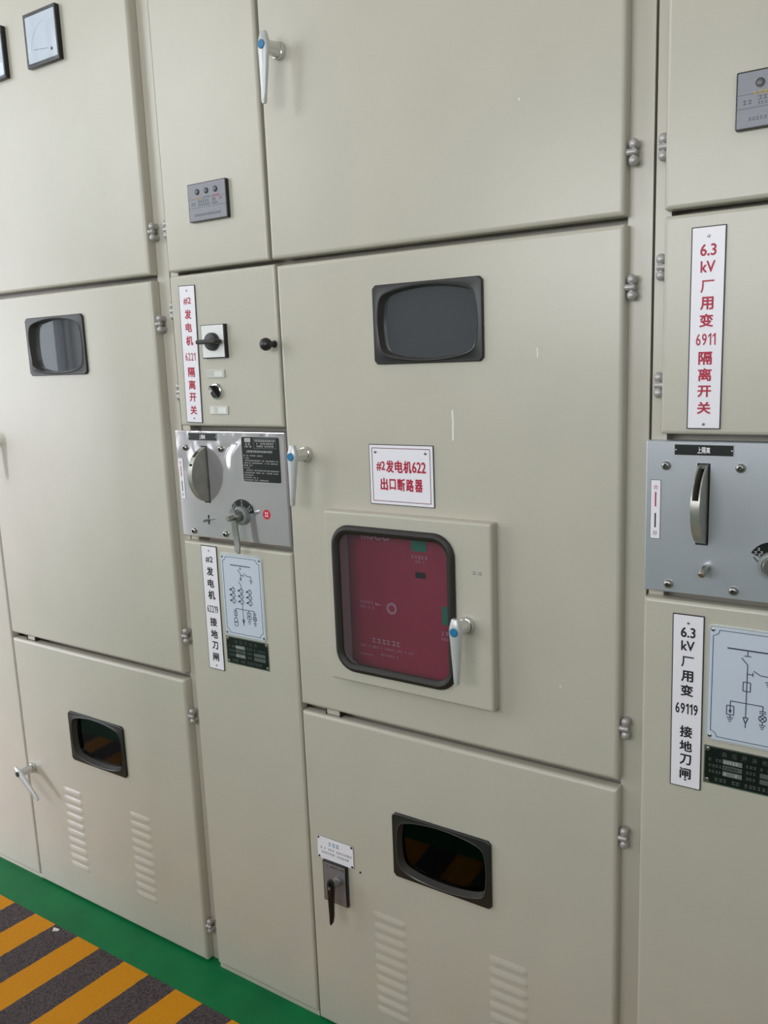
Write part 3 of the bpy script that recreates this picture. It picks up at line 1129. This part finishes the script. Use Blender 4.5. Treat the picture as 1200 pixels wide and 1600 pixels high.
def arrow(b):
    b.loft([[(0.531, yb + 0.0003, 1.0605), (0.5475, yb + 0.0003, 1.0565), (0.531, yb + 0.0003, 1.0545)], [(0.531, yb, 1.0605), (0.5475, yb, 1.0565), (0.531, yb, 1.0545)]], 'breaker_mark')


breaker_part('charging_socket', socket)
breaker_part('arrow_mark', arrow)
breaker_part('brand_lettering', lambda b: b.text('IIISCO', 0.5380, 1.2080, 0.072, 0.026, yb, 'breaker_mark', 0.02))


def caption(rows):
    def fn(b):
        for k, (x0, x1, z, h) in enumerate(rows):
            b.greek(x0, x1, z, h, yb, 'breaker_mark', 21 + k)
    breaker_part('caption', fn)


caption([(0.6240, 0.6620, 1.1690, 0.0070), (0.6330, 0.6540, 1.1595, 0.0040)])
caption([(0.4930, 0.5280, 1.0590, 0.0060), (0.4930, 0.5290, 1.0480, 0.0045)])
caption([(0.5200, 0.5900, 0.9770, 0.0110), (0.4900, 0.6200, 0.9620, 0.0045), (0.5350, 0.5850, 0.9480, 0.0045), (0.4870, 0.5200, 0.9430, 0.0030)])
caption([(0.6900, 0.7150, 1.0180, 0.0080), (0.6900, 0.7150, 1.0060, 0.0050)])
b = MB()
b.box(0.366, 1.04, 0.102, 0.5, 0.845, 0.862, 'inside_grey')
b.build('breaker_shelf', cabM)


# ------------------------------------------------------------------ plates, signs and stickers
def screw(par, x, z, y, r=0.0028, mat='screw_steel'):
    b = MB()
    b.lathe((x, y, z), (0, -1, 0), [(r, 0), (r * 0.9, 0.0006), (r * 0.5, 0.0011)], mat, 14)
    b.box(x - r * 0.75, x + r * 0.75, y - 0.0012, y - 0.0010, z - r * 0.14, z + r * 0.14, 'dark_gap')
    return b.build('screw', par)


def turn(o_list, ang):
    pass


def vertical_sign(cx, ztop, rows, ink, label, ang=0.0, w=0.0505, h=0.3045, screws=(0.0115, 0.294)):
    root = thing('sign_plate', label, 'sign', (cx, YF, ztop - h), 'vertical white sign plates')
    zc = ztop - h / 2
    b = MB()
    b.plate(cx - w / 2, cx + w / 2, ztop - h, ztop, YF, YF - 0.0020, 'sign_edge', rc=0.0008)
    e = 0.0016
    b.plate(cx - w / 2 + e, cx + w / 2 - e, ztop - h + e, ztop - e, YF - 0.0015, YF - 0.0022, 'sign_white', rc=0.0005)
    for s, z, tw, th, bold in rows:
        b.text(s, cx, z, tw, th, YF - 0.0025, ink, bold)
    b.rotate(ang, (cx, zc))
    b.build('plate', root)
    for dz in screws:
        x, z = cx, ztop - dz
        c, s = math.cos(ang), math.sin(ang)
        screw(root, cx - s * (z - zc), zc + c * (z - zc), YF - 0.0022, 0.0024)
    return root


BO = 0.030
vertical_sign(0.0745, 1.7395, [('#2', 1.7055, 0.0235, 0.0155, 0.018), ('\u53d1', 1.6765, 0.0205, 0.0205, BO), ('\u7535', 1.6480, 0.0200, 0.0200, BO),
                               ('\u673a', 1.6190, 0.0215, 0.0210, BO), ('6221', 1.5835, 0.0315, 0.0175, 0.006), ('\u9694', 1.5490, 0.0215, 0.0215, BO),
                               ('\u79bb', 1.5210, 0.0215, 0.0210, BO), ('\u5f00', 1.4930, 0.0215, 0.0195, BO), ('\u5173', 1.4640, 0.0210, 0.0205, BO)],
              'red_ink', 'white vertical sign with red text reading #2 and 6221 beside the cam switch', math.radians(-1.3))
vertical_sign(0.0835, 1.1480, [('#2', 1.1150, 0.0235, 0.0155, 0.018), ('\u53d1', 1.0865, 0.0210, 0.0210, BO), ('\u7535', 1.0575, 0.0205, 0.0205, BO),
                               ('\u673a', 1.0290, 0.0220, 0.0215, BO), ('62219', 0.9945, 0.0350, 0.0175, 0.006), ('\u63a5', 0.9625, 0.0220, 0.0215, BO),
                               ('\u5730', 0.9325, 0.0220, 0.0210, BO), ('\u5200', 0.9040, 0.0195, 0.0195, BO), ('\u95f8', 0.8755, 0.0195, 0.0210, BO)],
              'black_ink', 'white vertical sign with black text reading #2 and 62219 left of the small diagram', math.radians(-0.4))
vertical_sign(1.1900, 1.7410, [('6.3', 1.7065, 0.0235, 0.0175, 0.024), ('kV', 1.6820, 0.0215, 0.0170, 0.024), ('\u5382', 1.6530, 0.0200, 0.0185, 0.018),
                               ('\u7528', 1.6280, 0.0195, 0.0195, BO), ('\u53d8', 1.6025, 0.0205, 0.0200, BO), ('6911', 1.5740, 0.0290, 0.0180, 0.010),
                               ('\u9694', 1.5455, 0.0205, 0.0200, BO), ('\u79bb', 1.5205, 0.0205, 0.0200, BO), ('\u5f00', 1.4950, 0.0205, 0.0180, BO), ('\u5173', 1.4695, 0.0205, 0.0190, BO)],
              'red_ink', 'white vertical sign with red text reading 6.3 kV and 6911 at the right', 0.0, screws=(0.0145, 0.297))
vertical_sign(1.1765, 1.1330, [('6.3', 1.1025, 0.0235, 0.0175, 0.026), ('kV', 1.0795, 0.0215, 0.0170, 0.026), ('\u5382', 1.0520, 0.0200, 0.0185, 0.018),
                               ('\u7528', 1.0270, 0.0195, 0.0195, BO), ('\u53d8', 1.0020, 0.0205, 0.0200, BO), ('69119', 0.9700, 0.0360, 0.0190, 0.016),
                               ('\u63a5', 0.9290, 0.0205, 0.0205, BO), ('\u5730', 0.9035, 0.0205, 0.0195, BO), ('\u5200', 0.8790, 0.0190, 0.0190, BO), ('\u95f8', 0.8540, 0.0185, 0.0200, BO)],
              'black_ink', 'white vertical sign with black text reading 6.3 kV and 69119 at the right', math.radians(0.3), screws=(0.0145, 0.290))

# landscape sign on the wide door
t = thing('sign_plate', 'white landscape sign with two lines of red text above the small window door', 'sign', (0.6265, YF, 1.278))
b = MB()
x0, x1, z0, z1 = 0.5525, 0.7005, 1.2780, 1.3980
b.plate(x0, x1, z0, z1, YF, YF - 0.0020, 'sign_edge', rc=0.0008)
b.plate(x0 + 0.0014, x1 - 0.0014, z0 + 0.0014, z1 - 0.0014, YF - 0.0015, YF - 0.0022, 'sign_white', rc=0.0005)
e = 0.0075
b.path([(x0 + e, z0 + e), (x1 - e, z0 + e), (x1 - e, z1 - e), (x0 + e, z1 - e)], 0.0013, YF - 0.0024, 'sign_line', True)
b.text('#2', 0.5800, 1.3550, 0.0205, 0.0195, YF - 0.0025, 'red_ink', 0.026)
for ch, x in (('\u53d1', 0.6015), ('\u7535', 0.6220), ('\u673a', 0.6420)):
    b.text(ch, x, 1.3550, 0.0185, 0.0245, YF - 0.0025, 'red_ink', BO)
b.text('622', 0.6680, 1.3550, 0.0310, 0.0215, YF - 0.0025, 'red_ink', 0.026)
for k, ch in enumerate('\u51fa\u53e3\u65ad\u8def\u5668'):
    b.text(ch, 0.5865 + k * 0.0200, 1.3195, 0.0175 if k != 1 else 0.0150, 0.0250 if k != 1 else 0.0215, YF - 0.0025, 'red_ink', BO)
b.build('plate', t)
for x in (0.5680, 0.6830):
    screw(t, x, 1.3830, YF - 0.0022, 0.0034)


# one-line diagram plates
def diagram(x0, z1, label, kind):
    root = thing('diagram_plate', label, 'diagram plate', (x0 + 0.065, YF, z1 - 0.2), 'wiring diagram plates')
    w, h = 0.130, 0.1995
    b = MB()
    b.plate(x0, x0 + w, z1 - h, z1, YF, YF - 0.0022, 'diagram_rim', rc=0.010, re=0.0008)
    b.plate(x0 + 0.004, x0 + w - 0.004, z1 - h + 0.004, z1 - 0.004, YF - 0.0018, YF - 0.0024, 'diagram_white', rc=0.008)
    y = YF - 0.0027
    ink = 'navy_ink'

    def P(u, v):
        return (x0 + u / 1000.0, z1 - v / 1000.0)

    def S(pts, wd=0.0014):
        b.path([P(*p) for p in pts], wd, y, ink)

    def C(u, v, r, wd=0.0014):
        p = P(u, v)
        b.ring(p[0], p[1], r / 1000.0, wd, y, ink, 20)
    # border with scooped corners
    A, B2, r = 9.0, 8.5, 9.5
    U, V = 121.0, 191.0
    pts = []
    for cu, cv, s0 in ((A, B2, 0), (U, B2, 90), (U, V, 180), (A, V, 270)):
        arcp = []
        for k in range(7):
            a = math.radians(s0 + 90 - 90 * k / 6)
            arcp.append((cu + r * math.cos(a), cv + r * math.sin(a)))
        pts += arcp
    S(pts + [pts[0]], 0.0010)

    def earth(u, v):
        S([(u - 5, v), (u + 5, v)]); S([(u - 3.3, v + 3.3), (u + 3.3, v + 3.3)]); S([(u - 1.8, v + 6.5), (u + 1.8, v + 6.5)])

    def lamp(u, v):
        S([(u, v - 15), (u, v - 12)]); S([(u - 5, v - 12), (u + 5, v - 12)]); S([(u - 5, v - 9), (u + 5, v - 9)]); S([(u, v - 9), (u, v - 5.5)])
        C(u, v, 5.5); S([(u - 3.8, v - 3.8), (u + 3.8, v + 3.8)]); S([(u - 3.8, v + 3.8), (u + 3.8, v - 3.8)]); S([(u, v + 5.5), (u, v + 11)]); earth(u, v + 11)

    def arrester(u, v0, v1):
        S([(u - 5.5, v0), (u + 5.5, v0), (u + 5.5, v1), (u - 5.5, v1), (u - 5.5, v0)]); S([(u, v0), (u, v1 - 4)])
        S([(u - 1.6, v1 - 8), (u + 1.6, v1 - 8), (u, v1 - 3), (u - 1.6, v1 - 8)], 0.0016); S([(u, v1), (u, v1 + 5)]); earth(u, v1 + 5)
    if kind == 'generator':
        S([(32.5, 26.8), (94, 26.8)], 0.0020)
        S([(63, 27), (63, 34)]); S([(59.5, 34), (66.5, 34)])
        S([(55, 36.5), (60.5, 42), (63.2, 47), (62.7, 58)])
        S([(63, 49), (71, 49)]); S([(71, 46), (71, 52)])
        S([(73, 43), (81.5, 49), (94, 49.3), (94, 58.5)]); earth(94, 58.5)
        S([(59.5, 55.5), (65.5, 61.5)]); S([(59.5, 61.5), (65.5, 55.5)])
        S([(54.5, 64.5), (60, 70), (62.4, 74), (62.6, 82)])
        for u in (36.6, 62.2, 87.8):
            S([(u, 78), (u, 120)], 0.0008)
            for v in (86.2, 99.2, 112.2):
                C(u, v, 5.4); S([(u - 12.5, v), (u - 5.4, v)]); S([(u - 11, v + 2.5), (u - 8, v - 2.5)]); S([(u - 9, v + 2.5), (u - 6, v - 2.5)])
        S([(62.5, 117), (63, 160)]); S([(60, 155), (66, 155), (63.2, 165), (60, 155)], 0.0018); S([(63.2, 165), (63.3, 170)])
        S([(40, 130.3), (98, 130.3)]); S([(40, 130.3), (39.5, 155)]); S([(35.3, 135.5), (43.5, 135.5), (43.5, 147.8), (35.3, 147.8), (35.3, 135.5)])
        C(39.3, 158.5, 5.6); C(39.5, 167.5, 5.6)
        S([(81, 130.3), (81, 135.7)]); arrester(81, 135.7, 151)
        S([(98, 130.3), (98, 133)]); lamp(98.3, 148)
    else:
        S([(31, 36), (96, 36)], 0.0022)
        S([(61.9, 36), (61.9, 45.3)]); S([(56.6, 45.3), (67.2, 45.3)])
        S([(53, 49.2), (62.3, 59.8), (62.2, 150)])
        S([(62.3, 75), (70.5, 75)]); S([(70.5, 71.5), (70.5, 78)])
        S([(71.5, 68.3), (82, 74.3), (94, 74.7), (94, 84)]); earth(94, 84)
        S([(56.7, 89), (67.8, 89), (67.8, 104.2), (56.7, 104.2), (56.7, 89)])
        S([(38.3, 124.7), (87.5, 124.7)]); S([(38.5, 124.7), (38.5, 133)]); arrester(38.6, 133, 148.5)
        S([(58.5, 149), (66, 149), (62.3, 159), (58.5, 149)], 0.0016); S([(62.3, 159), (62.3, 166)])
        S([(87.5, 124.7), (87.5, 131)]); lamp(87.5, 145.5)
    b.build('plate', root)
    for u, v in ((8.2, 9), (w * 1000 - 8.2, 9), (8.2, h * 1000 - 8.5), (w * 1000 - 8.2, h * 1000 - 8.5)):
        p = P(u, v)
        screw(root, p[0], p[1], YF - 0.0024, 0.0032)
    return root


diagram(0.1185, 1.1365, 'pale wiring diagram plate with nine small circles, on the middle cabinet', 'generator')
diagram(1.2065, 1.1225, 'pale wiring diagram plate cut by the right edge of the photo', 'fuse')


def name_plate(x0, z1, label):
    root = thing('name_plate', label, 'name plate', (x0 + 0.066, YF, z1 - 0.067), 'black rating plates')
    w, h = 0.132, 0.067
    b = MB()
    b.plate(x0, x0 + w, z1 - h, z1, YF, YF - 0.0009, 'screw_steel', rc=0.001)
    r = 0.008
    # black field with clipped corners
    X0, X1, Z0, Z1 = x0 + 0.002, x0 + w - 0.002, z1 - h + 0.002, z1 - 0.002
    oct_ = [(X0 + r, Z0), (X1 - r, Z0), (X1, Z0 + r), (X1, Z1 - r), (X1 - r, Z1), (X0 + r, Z1), (X0, Z1 - r), (X0, Z0 + r)]
    b.loft([[(x, YF - 0.0008, z) for x, z in oct_], [(x, YF - 0.0012, z) for x, z in oct_]], 'name_black')
    y = YF - 0.0015
    for k, ch in enumerate('\u9ad8\u538b\u5f00\u5173\u67dc'):
        b.text(ch, x0 + 0.032 + k * 0.0155, z1 - 0.011, 0.0080, 0.0085, y, 'name_text', 0.0)
    for k in range(3):
        z = z1 - 0.0235 - k * 0.0105
        b.greek(x0 + 0.008, x0 + 0.028, z, 0.0048, y, 'name_text', 40 + k)
        b.plate(x0 + 0.030, x0 + 0.060, z - 0.0040, z + 0.0040, YF - 0.0011, y, 'name_field' if k != 1 else 'name_text', rc=0.0005)
        b.greek(x0 + 0.032, x0 + 0.056, z, 0.0040, y - 0.0003, 'pale_ink' if k != 1 else 'name_black', 50 + k)
        b.greek(x0 + 0.066, x0 + 0.084, z, 0.0048, y, 'name_text', 60 + k)
        if k:
            b.plate(x0 + 0.087, x0 + 0.122, z - 0.0040, z + 0.0040, YF - 0.0011, y, 'name_text', rc=0.0005)
        else:
            b.greek(x0 + 0.087, x0 + 0.122, z, 0.0048, y, 'name_text', 70)
    b.greek(x0 + 0.018, x0 + 0.112, z1 - 0.0575, 0.0060, y, 'name_text', 80)
    b.build('plate', root)
    for u, v in ((0.006, 0.006), (w - 0.006, 0.006), (0.006, h - 0.006), (w - 0.006, h - 0.006)):
        screw(root, x0 + u, z1 - v, YF - 0.0009, 0.0036)
    return root


name_plate(0.1185, 0.9345, 'black metal rating plate under the diagram with nine small circles')
name_plate(1.2065, 0.9130, 'black metal rating plate cut by the right edge of the photo')


def upper_label(x0, label):
    b = MB()
    z0, z1 = 1.3940, 1.4125
    b.plate(x0, x0 + 0.0905, z0, z1, YF, YF - 0.0012, 'pale_ink', rc=0.0004)
    b.plate(x0 + 0.0010, x0 + 0.0895, z0 + 0.0010, z1 - 0.0010, YF - 0.0010, YF - 0.0015, 'name_black', rc=0.0004)
    for k, ch in enumerate('\u4e0a\u9694\u79bb'):
        b.text(ch, x0 + 0.0392 + k * 0.0066, (z0 + z1) / 2, 0.0060, 0.0098, YF - 0.0018, 'sign_white', 0.02)
    for x in (x0 + 0.003, x0 + 0.0875):
        b.lathe((x, YF - 0.0014, (z0 + z1) / 2), (0, -1, 0), [(0.0013, 0), (0.0013, 0.0006)], 'pale_ink', 10)
    return tag(b.build('label_plate'), label, 'label', 'black top labels of the steel panels')


upper_label(0.0455, 'black label strip at the top of the shiny middle steel panel')
upper_label(1.1460, 'black label strip at the top of the matt grey right-hand steel panel')


def position_strip(x0, label):
    b = MB()
    z0, z1, w = 1.2550, 1.3530, 0.0165
    b.plate(x0, x0 + w, z0, z1, YF, YF - 0.0004, 'black_ink', rc=0.0004)
    b.plate(x0 + 0.0007, x0 + w - 0.0007, z0 + 0.0007, z1 - 0.0007, YF - 0.0003, YF - 0.0006, 'sign_white', rc=0.0003)
    c = x0 + w / 2
    y = YF - 0.0009
    b.text('\u5408', c, z1 - 0.012, 0.0075, 0.0075, y, 'red_ink', 0.0)
    b.seg(c, z1 - 0.020, c, z1 - 0.044, 0.0022, y, 'red_ink')
    b.seg(c, z0 + 0.043, c, z0 + 0.019, 0.0022, y, 'black_ink')
    b.text('\u5206', c, z0 + 0.010, 0.0070, 0.0075, y, 'black_ink', 0.0)
    return tag(b.build('position_sticker'), label, 'sticker', 'open and closed position stickers')


position_strip(0.0045, 'narrow white sticker left of the wheel on the shiny middle panel')
position_strip(1.1098, 'narrow white sticker with a red and a black line on the right-hand panel')

# round red sticker
b = MB()
b.lathe((0.2705, YF, 1.2350), (0, -1, 0), [(0.0110, 0), (0.0110, 0.0005)], 'sticker_red', 28)
for dx in (-0.0026, 0.0026):
    for z in (1.2322, 1.2384):
        b.seg(0.2705 + dx, z - 0.0022, 0.2705 + dx, z + 0.0022, 0.0026, YF - 0.0008, 'sign_white')
tag(b.build('round_sticker'), 'round red sticker with white marks on the shiny steel panel', 'sticker')

# black instruction plate
b = MB()
x0, x1, z0, z1 = 0.2095, 0.3200, 1.3060, 1.4065
b.plate(x0, x1, z0, z1, YF, YF - 0.0006, 'pale_ink', rc=0.0055)
b.plate(x0 + 0.0007, x1 - 0.0007, z0 + 0.0007, z1 - 0.0007, YF - 0.0005, YF - 0.0009, 'name_black', rc=0.005)
y = YF - 0.0012
b.plate(x0 + 0.0105, x0 + 0.0275, z1 - 0.0120, z1 - 0.0035, YF - 0.0008, y, 'pale_ink', rc=0.0004)
b.text('HC', x0 + 0.019, z1 - 0.0078, 0.0080, 0.0045, y - 0.0003, 'grey_ink', 0.0)
b.greek(x0 + 0.0125, x0 + 0.0280, z1 - 0.0165, 0.0046, y, 'pale_ink', 31, 0.007)
b.greek(x0 + 0.0105, x0 + 0.0290, z1 - 0.0222, 0.0036, y, 'pale_ink', 32, 0.003)
b.path([(x0 + 0.037, z1 - 0.0035), (x1 - 0.010, z1 - 0.0035), (x1 - 0.010, z1 - 0.0255), (x0 + 0.037, z1 - 0.0255)], 0.0007, y, 'grey_ink', True)
b.greek(x0 + 0.040, x1 - 0.013, z1 - 0.0085, 0.0048, y, 'pale_ink', 33, 0.0044)
b.greek(x0 + 0.045, x1 - 0.017, z1 - 0.0150, 0.0036, y, 'pale_ink', 34, 0.0034)
b.greek(x0 + 0.045, x1 - 0.017, z1 - 0.0208, 0.0036, y, 'pale_ink', 35, 0.0034)
b.text('JS\u578b\u64cd\u4f5c\u8054\u9501\u673a\u6784\u64cd\u4f5c\u7a0b\u5e8f', x0 + 0.0520, z1 - 0.0330, 0.0760, 0.0062, y, 'pale_ink', 0.004)
for k, (a, c) in enumerate(((0.004, 0.060), (0.004, 0.022), (0.008, 0.104), (0.006, 0.104), (0.004, 0.030), (0.006, 0.022), (0.008, 0.104), (0.006, 0.104), (0.004, 0.030), (0.004, 0.046), (0.004, 0.074))):
    b.greek(x0 + a, x0 + c, z1 - 0.0420 - k * 0.0054, 0.0026, y, 'pale_ink', 90 + k, 0.0030)
tag(b.build('instruction_plate'), 'black instruction plate with white print on the shiny steel panel', 'instruction plate')

# small notice above the black lever
t = thing('notice_plate', 'small white notice plate above the black lever switch on the lower door', 'sign', (0.4140, YF, 0.439))
b = MB()
x0, x1, z0, z1 = 0.3630, 0.4650, 0.4390, 0.4950
b.plate(x0, x1, z0, z1, YF, YF - 0.0016, 'screw_steel', rc=0.002)
b.plate(x0 + 0.0006, x1 - 0.0006, z0 + 0.0006, z1 - 0.0006, YF - 0.0014, YF - 0.0018, 'sign_white', rc=0.002)
y = YF - 0.0021
b.greek(x0 + 0.033, x1 - 0.034, z1 - 0.0140, 0.0090, y, 'blue_ink', 14, 0.0095)
b.greek(x0 + 0.009, x0 + 0.048, z1 - 0.0280, 0.0050, y, 'grey_ink', 15)
b.greek(x0 + 0.054, x1 - 0.006, z1 - 0.0285, 0.0050, y, 'grey_ink', 16)
b.greek(x0 + 0.012, x0 + 0.052, z1 - 0.0385, 0.0050, y, 'grey_ink', 17)
b.greek(x0 + 0.056, x1 - 0.012, z1 - 0.0390, 0.0050, y, 'grey_ink', 18)
b.build('plate', t)
for x in (x0 + 0.0045, x1 - 0.0045):
    for z in (z0 + 0.0045, z1 - 0.0045):
        screw(t, x, z, YF - 0.0018, 0.0030, 'lock_dark')
